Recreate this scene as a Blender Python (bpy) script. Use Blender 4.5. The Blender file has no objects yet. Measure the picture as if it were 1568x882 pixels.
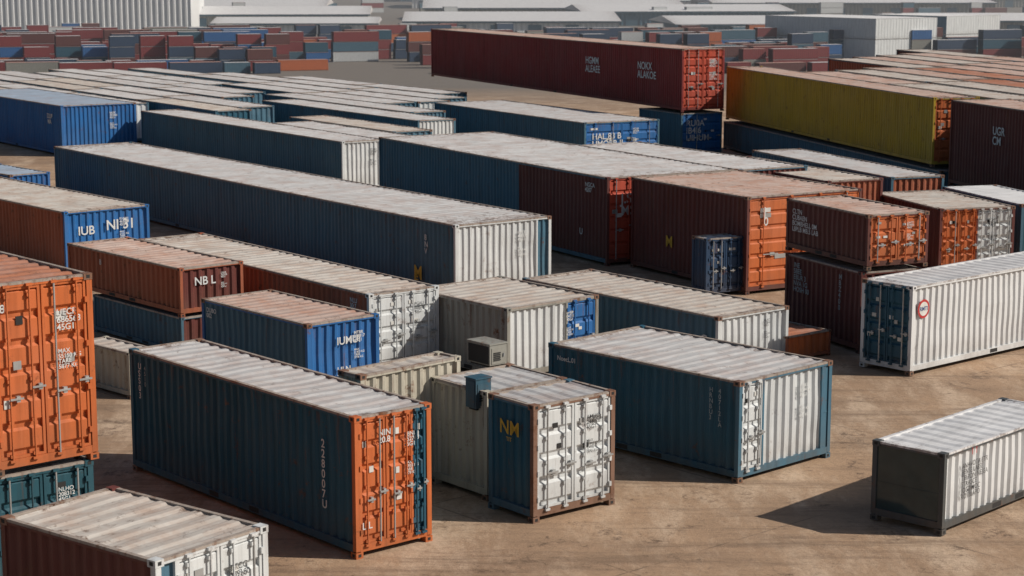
import bpy, math, random
from mathutils import Vector, noise
random.seed(7)
CH=11.3; T=math.radians(9.775)
sc=bpy.context.scene
# ------------------------------------------------------------ materials
def nt(m):
    m.use_nodes=True; return m.node_tree.nodes,m.node_tree.links
def paint(name,col,rust=.35,fade=.35,rough=.55,streak=.35,grime=.5):
    m=bpy.data.materials.new(name); N,L=nt(m); b=N['Principled BSDF']
    tc=N.new('ShaderNodeTexCoord'); oi=N.new('ShaderNodeObjectInfo')
    mul=N.new('ShaderNodeMath'); mul.operation='MULTIPLY'; mul.inputs[1].default_value=73
    L.new(oi.outputs['Random'],mul.inputs[0])
    add=N.new('ShaderNodeVectorMath'); add.operation='ADD'
    L.new(tc.outputs['Object'],add.inputs[0]); L.new(mul.outputs[0],add.inputs[1])
    V=add.outputs[0]
    def noi(scale,det=4,r=.6,vec=None,vs=None):
        n=N.new('ShaderNodeTexNoise'); n.inputs['Scale'].default_value=scale; n.inputs['Detail'].default_value=det; n.inputs['Roughness'].default_value=r
        v=vec or V
        if vs:
            mp=N.new('ShaderNodeMapping'); mp.inputs['Scale'].default_value=vs; L.new(v,mp.inputs[0]); v=mp.outputs[0]
        L.new(v,n.inputs['Vector']); return n.outputs['Fac']
    def ramp(src,a,b_):
        r=N.new('ShaderNodeMapRange'); r.inputs[1].default_value=a; r.inputs[2].default_value=b_; L.new(src,r.inputs[0]); return r.outputs[0]
    def mix(f,a,c,mode='MIX'):
        x=N.new('ShaderNodeMix'); x.data_type='RGBA'; x.blend_type=mode
        if isinstance(f,float): x.inputs[0].default_value=f
        else: L.new(f,x.inputs[0])
        for i,s in ((6,a),(7,c)):
            if isinstance(s,tuple): x.inputs[i].default_value=s+(1,)
            else: L.new(s,x.inputs[i])
        return x.outputs[2]
    def mth(op,a,c):
        x=N.new('ShaderNodeMath'); x.operation=op
        for i,s in ((0,a),(1,c)):
            if isinstance(s,(int,float)): x.inputs[i].default_value=s
            else: L.new(s,x.inputs[i])
        return x.outputs[0]
    g=sum(col)/3
    faded=tuple(c*.75+.25*(g*.8+.14) for c in col)
    dark=tuple(c*.5 for c in col)
    c=mix(mth('MULTIPLY',ramp(noi(.5,3),.38,.68),fade),col,faded)
    c=mix(mth('MULTIPLY',ramp(noi(1.0,4,.6,None,(5,5,.3)),.45,.72),streak*1.6),c,dark)
    # pale chalky run-off streaks
    c=mix(mth('MULTIPLY',ramp(noi(1.0,5,.7,None,(9,9,.5)),.60,.78),streak*.9),c,tuple(min(.7,x*1.3+.06) for x in col))
    sep=N.new('ShaderNodeSeparateXYZ'); L.new(tc.outputs['Object'],sep.inputs[0])
    gz=ramp(sep.outputs[2],1.0,0.0)
    c=mix(mth('MULTIPLY',mth('MULTIPLY',gz,ramp(noi(1.6,5,.7),.30,.6)),grime*.8),c,(.12,.085,.055))
    gs=N.new('ShaderNodeSeparateXYZ'); L.new(tc.outputs['Generated'],gs.inputs[0])
    topm=ramp(gs.outputs[2],.55,1.0)
    rs=ramp(mth('ADD',noi(1.0,5,.65,None,(7,7,.8)),mth('MULTIPLY',topm,.09)),.63,.73)
    rb=ramp(noi(2.2,8,.75),.63-.09*rust,.68)
    rf=ramp(noi(14,4,.7),.66,.72)
    rm=mth('MINIMUM',mth('ADD',mth('ADD',mth('MULTIPLY',rs,.6),rb),mth('MULTIPLY',rf,.7)),1.0)
    rcol=mix(ramp(noi(6,4,.7),.3,.7),(.055,.024,.014),(.21,.085,.038))
    c=mix(mth('MULTIPLY',rm,min(1,rust*1.8)),c,rcol)
    L.new(c,b.inputs['Base Color'])
    rr=mth('ADD',mth('MULTIPLY',noi(3,5,.7),.35),rough-.15); L.new(rr,b.inputs['Roughness'])
    b.inputs['Specular IOR Level'].default_value=.35
    bp=N.new('ShaderNodeBump'); bp.inputs['Strength'].default_value=.25; bp.inputs['Distance'].default_value=.02
    L.new(noi(5,6,.7),bp.inputs['Height']); L.new(bp.outputs[0],b.inputs['Normal'])
    return m
def roofmat(name,col,rust=.4,tint=(.30,.14,.08)):
    m=bpy.data.materials.new(name); N,L=nt(m); b=N['Principled BSDF']
    tc=N.new('ShaderNodeTexCoord'); oi=N.new('ShaderNodeObjectInfo')
    mul=N.new('ShaderNodeMath'); mul.operation='MULTIPLY'; mul.inputs[1].default_value=91
    L.new(oi.outputs['Random'],mul.inputs[0])
    add=N.new('ShaderNodeVectorMath'); add.operation='ADD'
    L.new(tc.outputs['Object'],add.inputs[0]); L.new(mul.outputs[0],add.inputs[1]); V=add.outputs[0]
    def noi(scale,det=4,r=.6,vs=None):
        n=N.new('ShaderNodeTexNoise'); n.inputs['Scale'].default_value=scale; n.inputs['Detail'].default_value=det; n.inputs['Roughness'].default_value=r
        v=V
        if vs:
            mp=N.new('ShaderNodeMapping'); mp.inputs['Scale'].default_value=vs; L.new(v,mp.inputs[0]); v=mp.outputs[0]
        L.new(v,n.inputs['Vector']); return n.outputs['Fac']
    def ramp(src,a,b_,lo=0,hi=1):
        r=N.new('ShaderNodeMapRange'); r.inputs[1].default_value=a; r.inputs[2].default_value=b_; r.inputs[3].default_value=lo; r.inputs[4].default_value=hi; L.new(src,r.inputs[0]); return r.outputs[0]
    def mth(op,a,c=0.0):
        x=N.new('ShaderNodeMath'); x.operation=op
        for i,s in ((0,a),(1,c)):
            if isinstance(s,(int,float)): x.inputs[i].default_value=s
            else: L.new(s,x.inputs[i])
        return x.outputs[0]
    def mix(f,a,c):
        x=N.new('ShaderNodeMix'); x.data_type='RGBA'; L.new(f,x.inputs[0])
        for i,s in ((6,a),(7,c)):
            if isinstance(s,tuple): x.inputs[i].default_value=s+(1,)
            else: L.new(s,x.inputs[i])
        return x.outputs[2]
    gs=N.new('ShaderNodeSeparateXYZ'); L.new(tc.outputs['Generated'],gs.inputs[0])
    def edge(o): return mth('MINIMUM',o,mth('SUBTRACT',1.0,o))
    e=mth('MINIMUM',edge(gs.outputs[0]),mth('MULTIPLY',edge(gs.outputs[1]),1.6))
    em=ramp(e,.0,.12,1,0)
    tone=ramp(oi.outputs['Random'],0,1,.0,.45)
    c=mix(tone,col,tuple(x*.72 for x in col))
    c=mix(mth('MULTIPLY',ramp(noi(.8,4),.35,.7),.6),c,tuple(x*.72 for x in col))
    c=mix(mth('MULTIPLY',ramp(noi(1,5,.7,(.5,5,1)),.42,.68),.5),c,tuple(x*.5 for x in col))
    c=mix(mth('MULTIPLY',ramp(noi(1.1,6,.7),.44,.64),rust),c,tint)
    sp=ramp(mth('ADD',noi(3.2,9,.85),mth('MULTIPLY',em,.14)),.585-.02*(rust>.2)+.03*(rust<.1),.66)
    c=mix(mth('MULTIPLY',sp,min(1,.5+rust*.8)),c,(.10,.05,.028))
    L.new(c,b.inputs['Base Color']); b.inputs['Roughness'].default_value=.62; b.inputs['Specular IOR Level'].default_value=.3
    bp=N.new('ShaderNodeBump'); bp.inputs['Strength'].default_value=.3; bp.inputs['Distance'].default_value=.02
    L.new(noi(3,5,.6),bp.inputs['Height']); L.new(bp.outputs[0],b.inputs['Normal'])
    return m
def plain(name,col,rough=.6,metal=0):
    m=bpy.data.materials.new(name); N,L=nt(m); b=N['Principled BSDF']
    n=N.new('ShaderNodeTexNoise'); n.inputs['Scale'].default_value=4; n.inputs['Detail'].default_value=6
    tc=N.new('ShaderNodeTexCoord'); L.new(tc.outputs['Object'],n.inputs['Vector'])
    x=N.new('ShaderNodeMix'); x.data_type='RGBA'; L.new(n.outputs['Fac'],x.inputs[0])
    x.inputs[6].default_value=tuple(c*.65 for c in col)+(1,); x.inputs[7].default_value=tuple(min(1,c*1.25) for c in col)+(1,)
    L.new(x.outputs[2],b.inputs['Base Color']); b.inputs['Roughness'].default_value=rough; b.inputs['Metallic'].default_value=metal
    return m
COL=dict(teal=(.014,.092,.150),steel=(.058,.148,.215),blue=(.014,.125,.36),orange=(.54,.135,.035),redbr=(.13,.034,.028),
 rusto=(.36,.105,.052),yellow=(.54,.36,.03),white=(.60,.63,.64),cream=(.46,.43,.35),green=(.010,.075,.105),red=(.24,.026,.026),
 dgrey=(.07,.08,.085),greyb=(.28,.28,.25),navy=(.02,.055,.12),red2=(.48,.07,.035))
M={k:paint('paint_'+k,v,rust=.55 if k in('rusto','cream','greyb') else (.24 if k=='white' else .38)) for k,v in COL.items()}
M['cleanwhite']=paint('paint_cleanwhite',(.66,.68,.69),rust=.12,fade=.2,streak=.15,grime=.5)
M['frame_rust']=paint('frame_rust',(.22,.12,.08),rust=1.0)
M['edge_worn']=paint('edge_worn',(.34,.29,.25),rust=1.0,rough=.75)
M['roof_grey']=roofmat('roof_grey',(.60,.60,.60),.3)
M['roof_warm']=roofmat('roof_warm',(.60,.56,.51),.5,(.36,.22,.15))
M['roof_pink']=roofmat('roof_pink',(.58,.45,.39),.65,(.40,.20,.13))
M['roof_orange']=roofmat('roof_orange',(.46,.19,.11),.6,(.42,.27,.22))
M['roof_white']=roofmat('roof_white',(.76,.77,.78),.05)
M['roof_blue']=roofmat('roof_blue',(.34,.42,.52),.2)
M['metal']=plain('galvanised_bar',(.40,.41,.41),.45,.4)
M['dark']=plain('dark_gasket_and_shade',(.02,.02,.02),.8)  # gasket rubber, also the painted shade of pockets and casting holes
M['label']=plain('label_white',(.65,.65,.62))
M['labelr']=plain('label_red',(.45,.03,.03))
M['glass']=plain('dark_panel',(.03,.055,.06),.10)
TX={}
def txm(k):
    if k not in TX:
        TX[k]=plain('marking_'+k,{'w':(.62,.64,.64),'y':(.62,.38,.03),'k':(.03,.035,.04),'b':(.03,.08,.25),'t':(.26,.32,.35),'r':(.45,.03,.03)}[k])
    return TX[k]
# ------------------------------------------------------------ mesh builder
class MB:
    def __init__(s): s.v=[];s.f=[];s.m=[];s.ms=[]
    def mi(s,mat):
        mt=M[mat]
        if mt not in s.ms: s.ms.append(mt)
        return s.ms.index(mt)
    def hexa(s,pts,mat):
        i=len(s.v); s.v+=pts; k=s.mi(mat)
        for q in ((0,3,2,1),(4,5,6,7),(0,1,5,4),(1,2,6,5),(2,3,7,6),(3,0,4,7)):
            s.f.append(tuple(i+a for a in q)); s.m.append(k)
    def box(s,lo,hi,mat):
        x0,y0,z0=lo;x1,y1,z1=hi
        s.hexa([(x0,y0,z0),(x1,y0,z0),(x1,y1,z0),(x0,y1,z0),(x0,y0,z1),(x1,y0,z1),(x1,y1,z1),(x0,y1,z1)],mat)
    def fbox(s,P,u0,u1,z0,z1,d0,d1,mat):
        s.hexa([P(u0,z0,d1),P(u1,z0,d1),P(u1,z0,d0),P(u0,z0,d0),P(u0,z1,d1),P(u1,z1,d1),P(u1,z1,d0),P(u0,z1,d0)],mat)
    def grid(s,rows,mat,flip=False):
        i=len(s.v); n=len(rows[0]); k=s.mi(mat)
        for r in rows: s.v+=r
        for a in range(len(rows)-1):
            for b in range(n-1):
                q=(i+a*n+b,i+a*n+b+1,i+(a+1)*n+b+1,i+(a+1)*n+b)
                s.f.append(q[::-1] if flip else q); s.m.append(k)
    def bar(s,P,u,z0,z1,d,r,mat,n=6):
        i=len(s.v); k=s.mi(mat)
        for z in (z0,z1):
            for a in range(n):
                t=2*math.pi*a/n; s.v.append(P(u+r*math.cos(t),z,d+r*math.sin(t)))
        for a in range(n):
            b=(a+1)%n; s.f.append((i+a,i+b,i+n+b,i+n+a)[::-1]); s.m.append(k)
    def disc(s,P,u,z,d,r,mat,n=28):
        i=len(s.v); s.v+=[P(u+r*math.cos(2*math.pi*a/n),z+r*math.sin(2*math.pi*a/n),d) for a in range(n)]
        s.f.append(tuple(range(i,i+n))); s.m.append(s.mi(mat))
    def build(s,name,loc=(0,0,0),rz=0):
        me=bpy.data.meshes.new(name); me.from_pydata(s.v,[],s.f)
        for m in s.ms: me.materials.append(m)
        me.polygons.foreach_set('material_index',s.m); me.update()
        o=bpy.data.objects.new(name,me); sc.collection.objects.link(o); o.location=loc; o.rotation_euler=(0,0,rz); return o
def frames(W,L):
    return {'front':((lambda u,z,d:(u,-d,z)),W),'left':((lambda u,z,d:(-d,L-u,z)),L),
            'back':((lambda u,z,d:(W-u,L+d,z)),W),'right':((lambda u,z,d:(W+d,u,z)),L)}
def prof(u0,u1,per,dep):
    n=max(1,round((u1-u0)/per)); w=(u1-u0)/n; out=[]
    for i in range(n):
        b=u0+i*w; out+=[(b,0),(b+.30*w,0),(b+.5*w,-dep),(b+.8*w,-dep)]
    out.append((u1,0)); return out
def corr(mb,P,u0,u1,z0,z1,mat,per=.27,dep=.05,rows=5,jit=.02,base=-.02,seed=0):
    pr=prof(u0,u1,per,dep); R=[]
    for j in range(rows+1):
        z=z0+(z1-z0)*j/rows; r=[]
        for u,d in pr:
            q=noise.noise(Vector((u*.9+seed,z*1.1,seed*1.7)))*jit
            r.append(P(u,z,base+d+q-abs(jit)*.5))
        R.append(r)
    mb.grid(R,mat)
def doors(mb,P,u0,u1,z0,z1,mat,hw=None,leaves=2,fr=None):
    hw=hw or mat; w=(u1-u0)/leaves; h=z1-z0
    mb.fbox(P,u0,u1,z0,z1,-.12,-.09,'dark')
    nb=max(3,round(h/.5))
    for k in range(leaves):
        a=u0+k*w+.012; b=u0+(k+1)*w-.012; e=.05
        zs=[]; bh=(h-2*e)/nb
        for i in range(nb):
            z=z0+e+i*bh; zs+=[(z,-.085),(z+.14*bh,-.085),(z+.26*bh,-.035),(z+.90*bh,-.035)]
        zs.append((z1-e,-.085))
        mb.grid([[P(a+e,z,d),P(b-e,z,d)] for z,d in zs],mat)
        mb.fbox(P,a,b,z0+.005,z0+e,-.09,-.02,mat); mb.fbox(P,a,b,z1-e,z1-.005,-.09,-.02,mat)
        mb.fbox(P,a,a+e,z0+e,z1-e,-.09,-.02,mat); mb.fbox(P,b-e,b,z0+e,z1-e,-.09,-.02,mat)
        for q in ((.24,.74) if k%2==0 else (.26,.76)):
            u=a+(b-a)*q
            mb.bar(P,u,z0-.06,z1+.05,.022,.021,hw if random.random()<.6 else 'metal')
            for zz in (.02,.22,.46,.70,.95):
                mb.fbox(P,u-.045,u+.045,z0+h*zz-.03,z0+h*zz+.03,-.022,.03,hw)
            for zz in (-.05,h+.005): mb.fbox(P,u-.06,u+.06,z0+zz,z0+zz+.045,-.01,.05,hw)
            zh=z0+h*(.36 if q<.5 else .41)+random.uniform(-.02,.02)
            mb.fbox(P,u-.02,u+w*.26,zh-.015,zh+.02,.045,.065,'metal')
            mb.fbox(P,u+w*.12,u+w*.20,zh-.06,zh+.05,-.02,.045,'metal')
        hu=a-.02 if k==0 else b-.04
        for zz in (.1,.36,.62,.88): mb.fbox(P,hu,hu+.06,z0+h*zz-.05,z0+h*zz+.05,-.02,.02,hw)
        for t in range(3):
            uu=a+(b-a)*random.uniform(.1,.6); zz=z0+h*random.choice([.3,.52,.57,.78,.84])
            mb.fbox(P,uu,uu+w*random.uniform(.1,.2),zz,zz+h*.05,-.03,-.018,random.choice(['label','label','metal','dark']))
NC=[0]
def container(rec,front,left,roof,frame,front_frame=None,name='shipping_container',det=1,per=.27,rper=.42,extra=None,label=True):
    """rec = x,y,z of the near bottom corner, heading, width, length, height (metres)."""
    x,y,z,rz,W,L,h=rec; loc=(x,y,z)
    mb=MB(); FR=frames(W,L); NC[0]+=1; sd=NC[0]*3.1
    s=min(1,h/2.2+.2); p=.11*s; rb=.15*s; rt=.09*s; z0=.12*s
    ff=front_frame or frame
    back=[(0,1,'corr',left[0][3])]; right=[(0,1,'corr',left[-1][3])]
    for fc,segs in (('front',front),('left',left),('back',back),('right',right)):
        P,Lg=FR[fc]
        fm=ff if fc=='front' else frame
        mb.fbox(P,p,Lg-p,z0,z0+rb,-.10,-.004,fm)
        mb.fbox(P,p,Lg-p,h-rt,h-.052,-.10,-.004,fm)
        if Lg>4 and det:
            for q in (.38,.56):
                mb.fbox(P,Lg*q,Lg*q+.36,z0+.02,z0+rb-.02,-.05,-.002,'dark')  # near-black blocks paint the shade inside the fork pockets
        for (a,b,ty,mt) in segs:
            ua=p+(Lg-2*p)*a; ub=p+(Lg-2*p)*b
            if ty=='corr':
                corr(mb,P,ua,ub,z0+rb,h-rt,mt,per=per,seed=sd,rows=5 if det else 1,jit=.035 if det else .0)
            elif ty=='door': doors(mb,P,ua,ub,z0+rb,h-rt,mt)
            elif ty=='door1': doors(mb,P,ua,ub,z0+rb,h-rt,mt,leaves=1)
            elif ty=='flat':
                mb.fbox(P,ua,ub,z0+rb,h-rt,-.08,-.03,mt)
                mb.fbox(P,ua,ub,z0+(h-z0)*.45,z0+(h-z0)*.45+.02,-.03,-.02,mt)
            if a>0: mb.fbox(P,ua-.03,ua+.03,z0+rb,h-rt,-.09,-.012,fm)
    for x in (0,W-p):
        for y in (0,L-p):
            mt=ff if y==0 else frame
            mb.box((x,y,z0+.02),(x+p,y+p,h-.02),mt)
            cx=x-.008 if x==0 else x+p+.008-.17*s; cy=y-.008 if y==0 else y+p+.008-.18*s
            for (a,b) in ((.0,.12*s),(h-.11*s,h+.006)):
                mb.box((cx,cy,a),(cx+.17*s,cy+.18*s,b),'frame_rust' if random.random()<.5 else mt)
                fx=(cx-.003,cx) if x==0 else (cx+.17*s,cx+.17*s+.003)
                mb.box((fx[0],cy+.05*s,a+.03*s),(fx[1],cy+.13*s,a+.09*s),'dark')  # near-black plates, here and below, paint the shade inside casting holes
                fy=(cy-.003,cy) if y==0 else (cy+.18*s,cy+.18*s+.003)
                mb.box((cx+.05*s,fy[0],a+.03*s),(cx+.12*s,fy[1],a+.09*s),'dark')
    mb.box((.06,.06,z0+.01),(W-.06,L-.06,z0+.05),'dark')
    along=L>=W; Lr=L if along else W; pr=prof(.12,Lr-.12,rper,.028); R=[]
    o=.09; nx=4
    for j in range(nx+1):
        t=o+((W if along else L)-2*o)*j/nx; r=[]
        for u,d in pr:
            zz=h-.012+d+noise.noise(Vector((u*.7+sd,t*1.3,2)))*.03-.008
            r.append((t,u,zz) if along else (u,t,zz))
        R.append(r)
    mb.grid(R,roof,flip=along)
    ed='roof_white' if roof=='roof_white' else 'edge_worn'
    mb.box((p,.006,h-.05),(W-p,.09,h-.004),ed); mb.box((p,L-.09,h-.05),(W-p,L-.006,h-.004),ed)
    mb.box((.006,p,h-.05),(.085,L-p,h-.003),ed); mb.box((W-.085,p,h-.05),(W-.006,L-p,h-.003),ed)
    if extra: extra(mb,FR,z0,h)
    ob=mb.build(name,loc,rz); ob['dims']=(W,L,h)
    if label and det:
        dk=front[-1][3] in('white','cleanwhite')
        fh=min(1.0,W/2.4)
        put(ob,'front',rl(4)+'\n'+rd(6)+'\n45G1',.64,.80,.055*fh,'k' if dk else 'w')
        put(ob,'front','MAX\n'+rd(5)+' KG\nTARE\n'+rd(4)+' KG',.64,.60,.038*fh,'k' if dk else 'w')
    return ob
def rl(n): return ''.join(random.choice('ABCEHKLMNOPRTU') for _ in range(n))
def rd(n): return ''.join(random.choice('0123456789') for _ in range(n))
def put(ob,face,body,fu,fz,fs,k,sp=.85,d=.004):
    W,L,h=ob['dims']; P,Lg=frames(W,L)[face]
    c=bpy.data.curves.new('marking','FONT'); c.body=body; c.size=fs*h; c.space_line=sp; c.offset=.006*fs*h*(2.5 if k!='k' else .3)
    c.materials.append(txm(k)); t=bpy.data.objects.new('marking',c); sc.collection.objects.link(t); t.parent=ob
    t.location=P(fu*Lg,fz*h,d); t.rotation_euler=(math.pi/2,0,0 if face=='front' else -math.pi/2)
def vt(s): return '\n'.join(s)
D=lambda m:[(0,1,'door',m)]
C=lambda m:[(0,1,'corr',m)]
K=container
def logo(mb,FR,z0,h):
    P,Lg=FR['front']
    mb.disc(P,.52,h*.73,.004,.27,'labelr'); mb.disc(P,.52,h*.73,.008,.20,'label')
# ---- front of the yard
c1=K((-3.01,34.61,0,.711,1.86,8.63,2.82),[(0,.78,'door','orange'),(.78,1,'door1','teal')],C('teal'),'roof_grey','teal','orange')
put(c1,'left',vt('228007U'),.87,.72,.085,'w'); put(c1,'left',vt('USS03'),.045,.86,.07,'w'); put(c1,'left',vt('4510'),.075,.86,.05,'t')
put(c1,'front','NIN\n20.8',.30,.84,.06,'w'); put(c1,'front','LIL',.08,.20,.07,'w')
c2=K((.44,36.97,0,.684,2.25,1.48,2.49),D('white'),C('teal'),'roof_grey','steel','frame_rust')
put(c2,'left','NM',.25,.70,.17,'y'); put(c2,'left','TIT',.40,.64,.05,'y')
cA=K((-.53,38.59,0,.690,2.25,1.98,2.40),C('cream'),C('cream'),'roof_grey','cream',label=False)
cB=K((-3.22,38.67,0,.773,2.89,.75,2.75),C('cream'),C('cream'),'roof_warm','cream',label=False)
c3=K((5.01,39.98,0,.757,3.34,6.0,2.31),[(0,.24,'door1','white'),(.24,.93,'corr','white'),(.93,1,'flat','steel')],C('teal'),'roof_grey','teal','steel')
put(c3,'left',vt('HRNBU3'),.855,.85,.065,'t'); put(c3,'left',vt('40712LA'),.90,.85,.065,'t'); put(c3,'left','NoecL.01',.05,.84,.07,'w')
c4=K((8.65,36.08,0.02,.810,5.30,1.68,1.69),C('cleanwhite'),[(0,1,'flat','glass')],'roof_white','dgrey','dgrey',label=False,name='site_office_container')
put(c4,'front','ANAVOTA ETR\nFENSE LASSE\nTELPON NESEA\nSTRASCE\nJOGT MOC\nROTSLAPO',.13,.74,.09,'k'); put(c4,'front','I  I',.20,.88,.12,'r')
c5=K((11.14,50.94,0.02,.719,10.07,1.77,2.54),C('cleanwhite'),D('teal'),'roof_white','cleanwhite',label=False,extra=logo)
put(c5,'front','RMTI',.033,.71,.065,'b',d=.012)
c6=K((-5.24,26.25,0,.908,2.30,3.67,2.70),[(0,.15,'corr','steel'),(.15,1,'door','white')],C('redbr'),'roof_warm','redbr','white')
c7=K((-9.11,31.83,2.41,.722,2.02,8.36,3.45),D('orange'),C('orange'),'roof_orange','orange','orange')
put(c7,'front','88',.05,.85,.06,'w')
c7b=K((-9.20,31.83,0,.710,1.99,8.38,2.40),D('green'),C('green'),'roof_grey','green')
c8=K((-10.12,48.15,0,.793,.89,2.41,1.26),C('cream'),C('cream'),'roof_warm','cream',label=False)
c9=K((-9.68,53.51,1.20,.720,2.18,6.79,1.45),C('redbr'),C('rusto'),'roof_pink','rusto')
put(c9,'front','NB L',.22,.62,.24,'w'); put(c9,'left','B',.30,.70,.16,'w')
c9b=K((-9.68,53.51,0,.715,2.17,5.27,1.19),C('redbr'),C('steel'),'roof_grey','steel',label=False)
c10=K((-3.97,50.86,0,.669,2.40,13.76,2.35),D('white'),C('rusto'),'roof_warm','rusto','white')
put(c10,'left','NLU\n30:7',.93,.86,.08,'w')
c11=K((-5.29,47.18,0,.717,2.32,5.12,2.21),C('blue'),C('steel'),'roof_pink','blue')
put(c11,'front','IUMUI',.40,.70,.13,'w'); put(c11,'front','HLN\n2207\n1',.40,.36,.10,'w'); put(c11,'left','DUBO\n002',.05,.85,.08,'w')
c12=K((-.13,50.11,0,.703,3.41,4.34,2.09),[(0,.66,'corr','white'),(.66,1,'door1','blue')],C('greyb'),'roof_warm','greyb')
c13=K((5.77,51.11,0,.682,2.88,8.63,1.66),C('white'),C('steel'),'roof_warm','steel','white')
put(c13,'left','G',.92,.5,.22,'w')
c14=K((7.95,52.77,0,.657,1.84,2.84,.77),C('orange'),C('rusto'),'roof_orange','rusto',label=False)
c15=K((-1.94,63.14,0,.627,4.12,35.21,2.60),[(0,.87,'corr','white'),(.87,1,'corr','steel')],C('steel'),'roof_grey','steel','white')
put(c15,'left','M',.925,.16,.27,'y'); put(c15,'left',vt('8NV'),.945,.72,.11,'w'); put(c15,'left','=',.925,.10,.2,'y')
c16=K((-16.52,68.11,0,.710,3.54,12.65,2.40),C('blue'),C('rusto'),'roof_warm','rusto','blue')
put(c16,'front','IUB',.15,.62,.19,'w'); put(c16,'front','NI 31',.48,.66,.22,'w'); put(c16,'front','LUI HMA',.10,.36,.13,'w')
c17=K((-27.20,112.4,0,.620,4.87,17.52,3.08),C('blue'),C('blue'),'roof_blue','blue')
put(c17,'left','32UP\n MA',.87,.72,.13,'w')
c18=K((-22.82,84.22,0,.732,2.0,4.93,2.0),C('blue'),C('blue'),'roof_blue','blue',label=False)
c19=K((-8.60,94.12,0,.604,2.53,25.09,2.60),C('white'),C('steel'),'roof_grey','steel','white')
c22=K((-5.42,107.29,0,.592,2.57,20.0,2.60),C('white'),C('steel'),'roof_grey','steel',label=False)
c20=K((3.63,70.46,0,.523,6.16,19.84,3.42),[(0,.40,'door','red2'),(.40,1,'corr','redbr')],[(0,.66,'corr','steel'),(.66,1,'corr','redbr')],'roof_grey','steel','redbr')
put(c20,'left','NGCA\n4207',.92,.86,.07,'w'); put(c20,'left','U',.9,.3,.1,'w'); put(c20,'front','J.S\nMS',.10,.70,.16,'w')
K((9.05,73.6,0,.523,3.4,12.2,3.38),C('redbr'),C('steel'),'roof_grey','steel',label=False)
c21=K((8.17,64.11,0,.525,5.13,7.25,3.45),D('orange'),C('redbr'),'roof_pink','redbr')
put(c21,'left','M',.32,.32,.17,'y'); put(c21,'front','J\n0',.14,.80,.12,'w')
K((12.15,71.2,0,.45,2.6,9.5,3.2),C('rusto'),C('redbr'),'roof_warm','redbr',label=False)
K((15.4,75.2,0,.35,2.5,12.2,2.9),C('rusto'),C('steel'),'roof_grey','steel',label=False)
c21b=K((6.73,63.72,0,.453,1.60,.95,2.04),D('navy'),C('navy'),'roof_grey','navy',label=False)
c23=K((10.44,54.07,2.50,.412,2.15,4.48,1.65),D('orange'),C('redbr'),'roof_pink','redbr','redbr')
put(c23,'left','CLTN\nCUBAEN\nBOMBHELL 0M\nL8PLB MB.5 LAB',.08,.74,.13,'w')
c23b=K((10.29,54.07,0,.416,2.15,4.16,2.45),C('redbr'),C('redbr'),'roof_pink','redbr')
put(c23b,'left','INE\nSBEE\nEBUR 3\nNVA 1G\nHOSH 00',.12,.85,.09,'t'); put(c23b,'left',vt('MBZ400'),.72,.85,.09,'t')
c24=K((15.74,67.87,0,.277,3.10,5.46,2.55),[(0,.5,'door','orange'),(.5,1,'door','white')],C('redbr'),'roof_warm','redbr')
K((19.2,69.6,0,.277,2.44,6.06,2.5),C('green'),C('steel'),'roof_white','steel',label=False)
c26=K((4.12,105.77,0,.517,5.13,18.61,2.60),D('blue'),C('steel'),'roof_grey','steel')
put(c26,'front','HAL 83 B\nUMOBR II',.10,.62,.19,'w')
c27=K((10.22,112.4,2.69,.420,2.93,40.91,3.79),D('red2'),C('red'),'roof_pink','red')
put(c27,'left','HGMM\nALEAEE',.68,.62,.17,'w'); put(c27,'left','NOKX\nALAKOE',.86,.62,.17,'w')
c27b=K((10.22,112.4,0,.470,2.93,4.96,2.61),D('blue'),C('steel'),'roof_grey','steel',label=False)
put(c27b,'front','RU0A\nIB4I6\nUIHUM',.12,.70,.2,'w')
c28=K((20.10,88.90,1.87,.230,2.37,29.14,3.31),D('orange'),C('yellow'),'roof_pink','yellow')
c28b=K((20.39,88.16,0,.237,2.54,30.03,1.75),C('steel'),C('steel'),'roof_grey','steel')
c29=K((23.37,76.11,1.23,.254,3.02,11.37,3.98),C('redbr'),C('redbr'),'roof_pink','redbr')
put(c29,'left','UGR\nCM',.35,.68,.13,'w')
c29b=K((23.37,76.11,0,.254,3.02,11.37,1.21),C('redbr'),C('redbr'),'roof_pink','redbr',label=False)
# ---- block of 12 m containers behind, in rows
def field(O,rz,cols,roofs,sides,levels=1):
    X=(math.cos(rz),math.sin(rz)); Y=(-X[1],X[0])
    for (cx,cy,n) in cols:
        for i in range(n):
            yy=cy+i*12.35
            for lv in range(levels):
                K((O[0]+X[0]*cx+Y[0]*yy,O[1]+X[1]*cx+Y[1]*yy,lv*2.6,rz,2.44,12.19,2.59+random.uniform(-.03,.0)),C(random.choice(sides)),C(random.choice(sides)),random.choice(roofs),'steel',label=False,per=.4)
field((-18.3,115),.592,[(-21.2,26,2),(-18.6,25,2),(-16.0,24,3),(-13.4,22,3),(-10.8,26,3),(-8.2,24,3),(-5.6,22,3),(-3.0,9,4),(0,0,4),(2.6,2,4),(5.6,11,3),(8.2,14.5,3),(10.9,25,2),(12.0,0,2),(14.6,0,4),(17.2,2,3),(19.8,6,2),(-1.0,-22,1),(1.6,-19,1)],['roof_grey','roof_grey','roof_warm'],['steel','steel','teal','white'])
c30=K((-18.3+.83*9.3+.558*8,115+.558*9.3-.83*8,0,.592,2.44,20,2.6),C('steel'),C('steel'),'roof_grey','steel')
field((20.1,88.9),.245,[(2.7,-14,3),(5.4,-13,3),(8.1,-11,3),(10.8,-12,4),(13.5,-10,4),(16.2,-8,4),(18.9,-6,4),(21.6,0,4)],['roof_pink','roof_pink','roof_warm','roof_orange'],['redbr','rusto','steel'],2)
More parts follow.
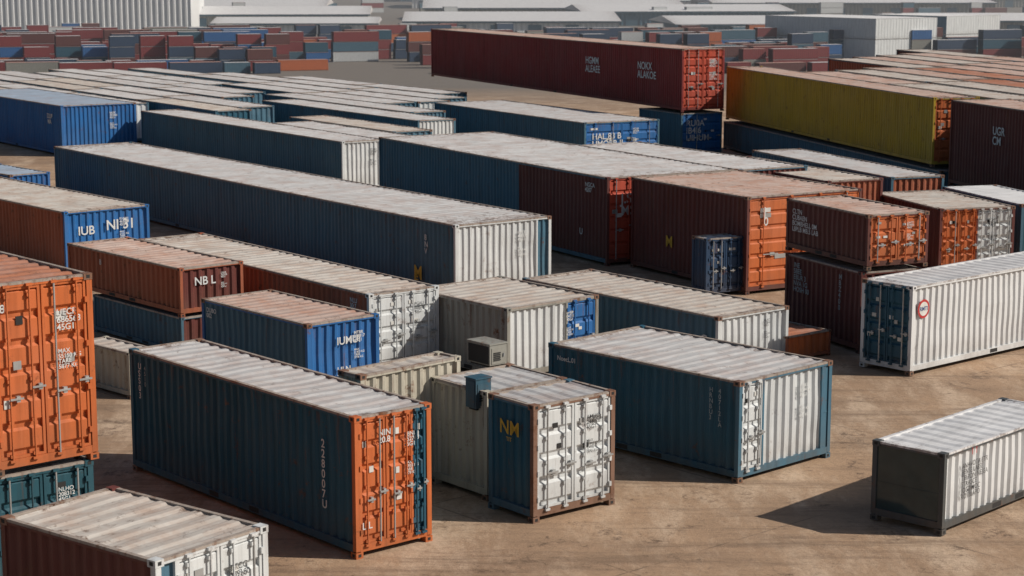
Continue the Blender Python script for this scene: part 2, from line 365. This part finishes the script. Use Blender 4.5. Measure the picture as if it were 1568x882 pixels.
# ------------------------------------------------------------ ground
m=bpy.data.materials.new('ground_dusty_concrete'); N,L=nt(m); b=N['Principled BSDF']
tc=N.new('ShaderNodeTexCoord')
def gn(s,d,r,vs=(1,1,1),rot=.75):
    n=N.new('ShaderNodeTexNoise'); n.inputs['Scale'].default_value=s; n.inputs['Detail'].default_value=d; n.inputs['Roughness'].default_value=r
    mp=N.new('ShaderNodeMapping'); mp.inputs['Scale'].default_value=vs; mp.inputs['Rotation'].default_value=(0,0,rot)
    L.new(tc.outputs['Object'],mp.inputs[0]); L.new(mp.outputs[0],n.inputs['Vector']); return n.outputs['Fac']
def gr(src,a,b_,hi=1):
    r=N.new('ShaderNodeMapRange'); r.inputs[1].default_value=a; r.inputs[2].default_value=b_; r.inputs[4].default_value=hi; L.new(src,r.inputs[0]); return r.outputs[0]
def gm(f,a,c):
    x=N.new('ShaderNodeMix'); x.data_type='RGBA'; L.new(f,x.inputs[0])
    for i,s in ((6,a),(7,c)):
        if isinstance(s,tuple): x.inputs[i].default_value=s+(1,)
        else: L.new(s,x.inputs[i])
    return x.outputs[2]
c=gm(gr(gn(.12,5,.6),.38,.60),(.44,.29,.18),(.31,.205,.13))
c=gm(gr(gn(.5,9,.78,(1,.3,1)),.47,.62,.9),c,(.56,.42,.30))
c=gm(gr(gn(.35,8,.8,(.25,2,1)),.50,.62,.7),c,(.19,.125,.08))
c=gm(gr(gn(.45,7,.75,(.12,3,1),2.1),.56,.64,.6),c,(.17,.12,.08))
c=gm(gr(gn(.7,10,.85),.55,.62,.9),c,(.12,.075,.048))
c=gm(gr(gn(6,8,.85),.50,.66,.65),c,(.21,.145,.095))
# slab joints
br=N.new('ShaderNodeTexBrick'); br.inputs['Scale'].default_value=1; br.inputs['Brick Width'].default_value=6; br.inputs['Row Height'].default_value=6; br.inputs['Mortar Size'].default_value=.025; br.offset=0
br.inputs['Color1'].default_value=(0,0,0,1); br.inputs['Color2'].default_value=(0,0,0,1); br.inputs['Mortar'].default_value=(1,1,1,1)
mp=N.new('ShaderNodeMapping'); mp.inputs['Rotation'].default_value=(0,0,-.72); L.new(tc.outputs['Object'],mp.inputs[0]); L.new(mp.outputs[0],br.inputs['Vector'])
jm=N.new('ShaderNodeMath'); jm.operation='MULTIPLY'; L.new(br.outputs['Color'],jm.inputs[0]); L.new(gr(gn(.5,5,.7),.45,.6,.6),jm.inputs[1])
c=gm(jm.outputs[0],c,(.11,.075,.05))
sx=N.new('ShaderNodeSeparateXYZ'); L.new(tc.outputs['Object'],sx.inputs[0])
c=gm(gr(sx.outputs[1],150,320),c,(.16,.14,.12))
L.new(c,b.inputs['Base Color']); b.inputs['Roughness'].default_value=.85
bp=N.new('ShaderNodeBump'); bp.inputs['Strength'].default_value=.6; bp.inputs['Distance'].default_value=.08
L.new(gn(2.0,10,.8),bp.inputs['Height']); L.new(bp.outputs[0],b.inputs['Normal'])
M['ground']=m
g=MB(); X0=6000
g.grid([[(x,y,z) for x in (-X0,-200,0,200,X0)] for y,z in [(-300,0),(60,0),(140,0),(150,-.2),(390,-12.6),(410,-13),(900,-13),(9000,-13)]],'ground')
g.build('ground')
# ------------------------------------------------------------ distant yard
def fade(cc,k=.35): return tuple(c*(1-k)+k*t for c,t in zip(cc,(.16,.19,.23)))  # mixes grey-blue distance haze into the far yard's paint colours
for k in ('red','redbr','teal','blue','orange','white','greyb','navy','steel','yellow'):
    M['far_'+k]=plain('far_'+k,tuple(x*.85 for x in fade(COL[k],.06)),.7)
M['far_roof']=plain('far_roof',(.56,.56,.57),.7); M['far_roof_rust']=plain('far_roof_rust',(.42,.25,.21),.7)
yard=MB()
def fcont(mb,x,y,z,a,L,h,mat,roof,waves=0):
    ca,sa=math.cos(a),math.sin(a); W=2.44
    def Tf(p): return (x+p[0]*ca-p[1]*sa, y+p[0]*sa+p[1]*ca, z+p[2])
    P=lambda u,zz,d:Tf((u,-d,zz)); Q=lambda u,zz,d:Tf((L+d,u,zz))
    mb.fbox(P,0,L,.1,h-.1,-W,-.06,mat)
    if waves:
        for i in range(int(L/.55)): mb.fbox(P,.2+i*.55,.45+i*.55,.2,h-.15,-.06,-.02,mat)
    for u in (0,L-.15): mb.fbox(P,u,u+.15,0,h,-W-.01,0,mat)
    mb.fbox(P,0,L,h-.14,h-.05,-W-.005,-.005,mat); mb.fbox(P,0,L,h-.05,h,-W,0,roof)
    for u in (.5,1.0,1.5,2.0): mb.fbox(Q,u,u+.06,.15,h-.15,.01,.05,'metal')
cols=['far_red']*9+['far_redbr']*6+['far_teal']*3+['far_blue']*3+['far_orange']*1+['far_navy']*6+['far_steel']*2+['far_greyb']
wcols=['far_white']*3+['far_steel','far_greyb','far_red']
YA=.35
for Dy,hm,dens in ((432,1,.85),(444,2,.95),(457,3,.95),(472,3,.95),(486,3,.95),(502,3,.95),(520,3,.9),(545,3,.9),(575,2,.7),(610,2,.6),(650,2,.5),(800,3,.5),(900,3,.4),(1020,3,.4)):
    lim=Dy*.36; x=-lim+random.uniform(0,6)
    while x<lim:
        Lc=random.choice([6.06,6.06,12.19])
        bear=x/Dy
        skip=(Dy<480 and -.124<bear<-.065) or (Dy<500 and .165<bear<.286)
        if random.random()<dens and not skip:
            n=random.randint(max(1,hm-1),hm); blk=random.choice(cols); wh=random.random()<(.04 if Dy<560 else .6)
            oy=random.uniform(-2,2)
            for i in range(n):
                mt=random.choice(wcols) if wh else (blk if random.random()<.3 else random.choice(cols))
                fcont(yard,x+random.uniform(-.2,.2),Dy+oy,-13+i*2.6,YA,Lc,2.59,mt,random.choice(['far_roof','far_roof','far_roof_rust']),Dy<530)
        elif random.random()<.5: x+=6
        x+=Lc*math.cos(YA)+1.2
yard.build('distant_container_yard')
def warehouse(x,y,w,d,h,rz=0,rib=2.0,roof='roof_white',wall='cleanwhite',doors_=True):
    mb=MB(); FR=frames(w,d)
    for fc in FR:
        P,Lg=FR[fc]; corr(mb,P,0,Lg,0,h,wall,per=rib,dep=.35,rows=1,jit=0)
        if doors_ and fc=='front':
            for i in range(int(w/14)): mb.fbox(P,4+i*14,9+i*14,0,min(4.5,h*.7),-.05,.06,'far_steel')
    r=d*.04
    mb.v+=[(-1,-1,h),(w+1,-1,h),(w+1,d/2,h+r),(-1,d/2,h+r),(w+1,d+1,h),(-1,d+1,h)]
    i=len(mb.v)-6; k=mb.mi(roof); mb.f+=[(i,i+1,i+2,i+3),(i+3,i+2,i+4,i+5),(i+1,i+4,i+2),(i,i+3,i+5)]; mb.m+=[k]*4
    mb.fbox(FR['front'][0],-1,w+1,h-.6,h-.01,.1,.9,'far_steel')
    return mb.build('warehouse',(x,y,-13),rz)
warehouse(-285,690,165,120,26,.12,2.2,doors_=False)
for (x,y,w,d,h) in ((-110,690,60,45,4),(-40,700,80,70,4.5),(60,680,70,60,4),(150,690,80,55,5),(30,790,90,60,6),(-150,780,90,70,5),(-40,860,120,90,6),(100,930,140,90,7),(-250,1000,150,90,7),(-60,1130,180,100,8),(160,1150,200,110,8),(-380,1300,250,120,9),(-80,1350,260,130,9),(220,1380,260,130,9),(240,820,90,60,6),(-180,900,90,80,6),(60,1050,120,60,6)):
    warehouse(x,y,w,d,h,random.uniform(.02,.1),roof='roof_white',wall=random.choice(['cleanwhite','steel','greyb']))
for rec in ((95.8,494.5,.600,23.1,43.2,5.5),(124.0,536,.658,24.1,28.7,5.3)):
    for i in range(2):
        K((rec[0],rec[1],-13+i*rec[5],rec[2],rec[3],rec[4],rec[5]),C('white'),C('white' if rec[0]<100 else 'steel'),'roof_white','white',det=0,per=1.1,label=False,name='storage_container_block')
def cabinet(a,w,d,h,rz,mat,side):
    mb=MB()
    P=frames(w,d)['front'][0]; Q=frames(w,d)['left'][0]
    mb.box((0,0,.05),(w,d,h),mat); mb.box((-.02,-.02,h),(w+.02,d+.02,h+.03),mat); mb.box((.05,.05,0),(w-.05,d-.05,.05),'dark')
    mb.fbox(Q,.04,d-.04,.08,h-.04,0,.012,side); mb.fbox(P,w*.1,w*.9,h*.15,h*.85,0,.012,mat)
    for i in range(5): mb.fbox(P,w*.2,w*.6,h*(.3+.08*i),h*(.3+.08*i)+.02,.012,.03,'dark')
    mb.fbox(P,w*.75,w*.8,h*.45,h*.6,.012,.04,'metal')
    return mb.build('electrical_cabinet',a,rz)
cabinet((-.50,41.09,2.38),.50,.80,.52,.70,'greyb','dark')
cabinet((-.77,38.74,1.95),.42,.35,.68,.70,'teal','teal')
# ------------------------------------------------------------ thin dust haze over the far yard
hz=MB(); M['haze']=bpy.data.materials.new('haze'); N,L=nt(M['haze']); N.remove(N['Principled BSDF'])
vs=N.new('ShaderNodeVolumeScatter'); vs.inputs['Density'].default_value=.00045; vs.inputs['Color'].default_value=(.90,.95,1,1); vs.inputs['Anisotropy'].default_value=.3
L.new(vs.outputs[0],N['Material Output'].inputs['Volume'])
hz.box((-900,260,-14),(900,1700,45),'haze'); hz.build('haze')
# ------------------------------------------------------------ light, camera
w=bpy.data.worlds.new('World'); sc.world=w; w.use_nodes=True
sk=w.node_tree.nodes.new('ShaderNodeTexSky'); sk.sky_type='NISHITA'; sk.sun_disc=False
el=math.radians(36); az=math.radians(96)
sk.sun_elevation=el; sk.sun_rotation=az; sk.dust_density=2
bg=w.node_tree.nodes['Background']; bg.inputs[1].default_value=.055; w.node_tree.links.new(sk.outputs[0],bg.inputs[0])
sl=bpy.data.lights.new('sun','SUN'); sl.energy=4.3; sl.angle=math.radians(.5); sl.color=(1,.92,.82)
so=bpy.data.objects.new('sun',sl); sc.collection.objects.link(so)
sv=Vector((math.sin(az)*math.cos(el),math.cos(az)*math.cos(el),math.sin(el))); so.rotation_euler=sv.to_track_quat('Z','Y').to_euler()
cam=bpy.data.cameras.new('camera'); co=bpy.data.objects.new('camera',cam); sc.collection.objects.link(co); sc.camera=co
co.location=(0,0,CH); co.rotation_euler=(math.pi/2-T,0,0); cam.lens=65.43; cam.sensor_width=36; cam.clip_end=12000
cam.dof.use_dof=True; cam.dof.focus_distance=46; cam.dof.aperture_fstop=2.2
sc.view_settings.view_transform='Standard'; sc.view_settings.look='None'; sc.view_settings.exposure=0
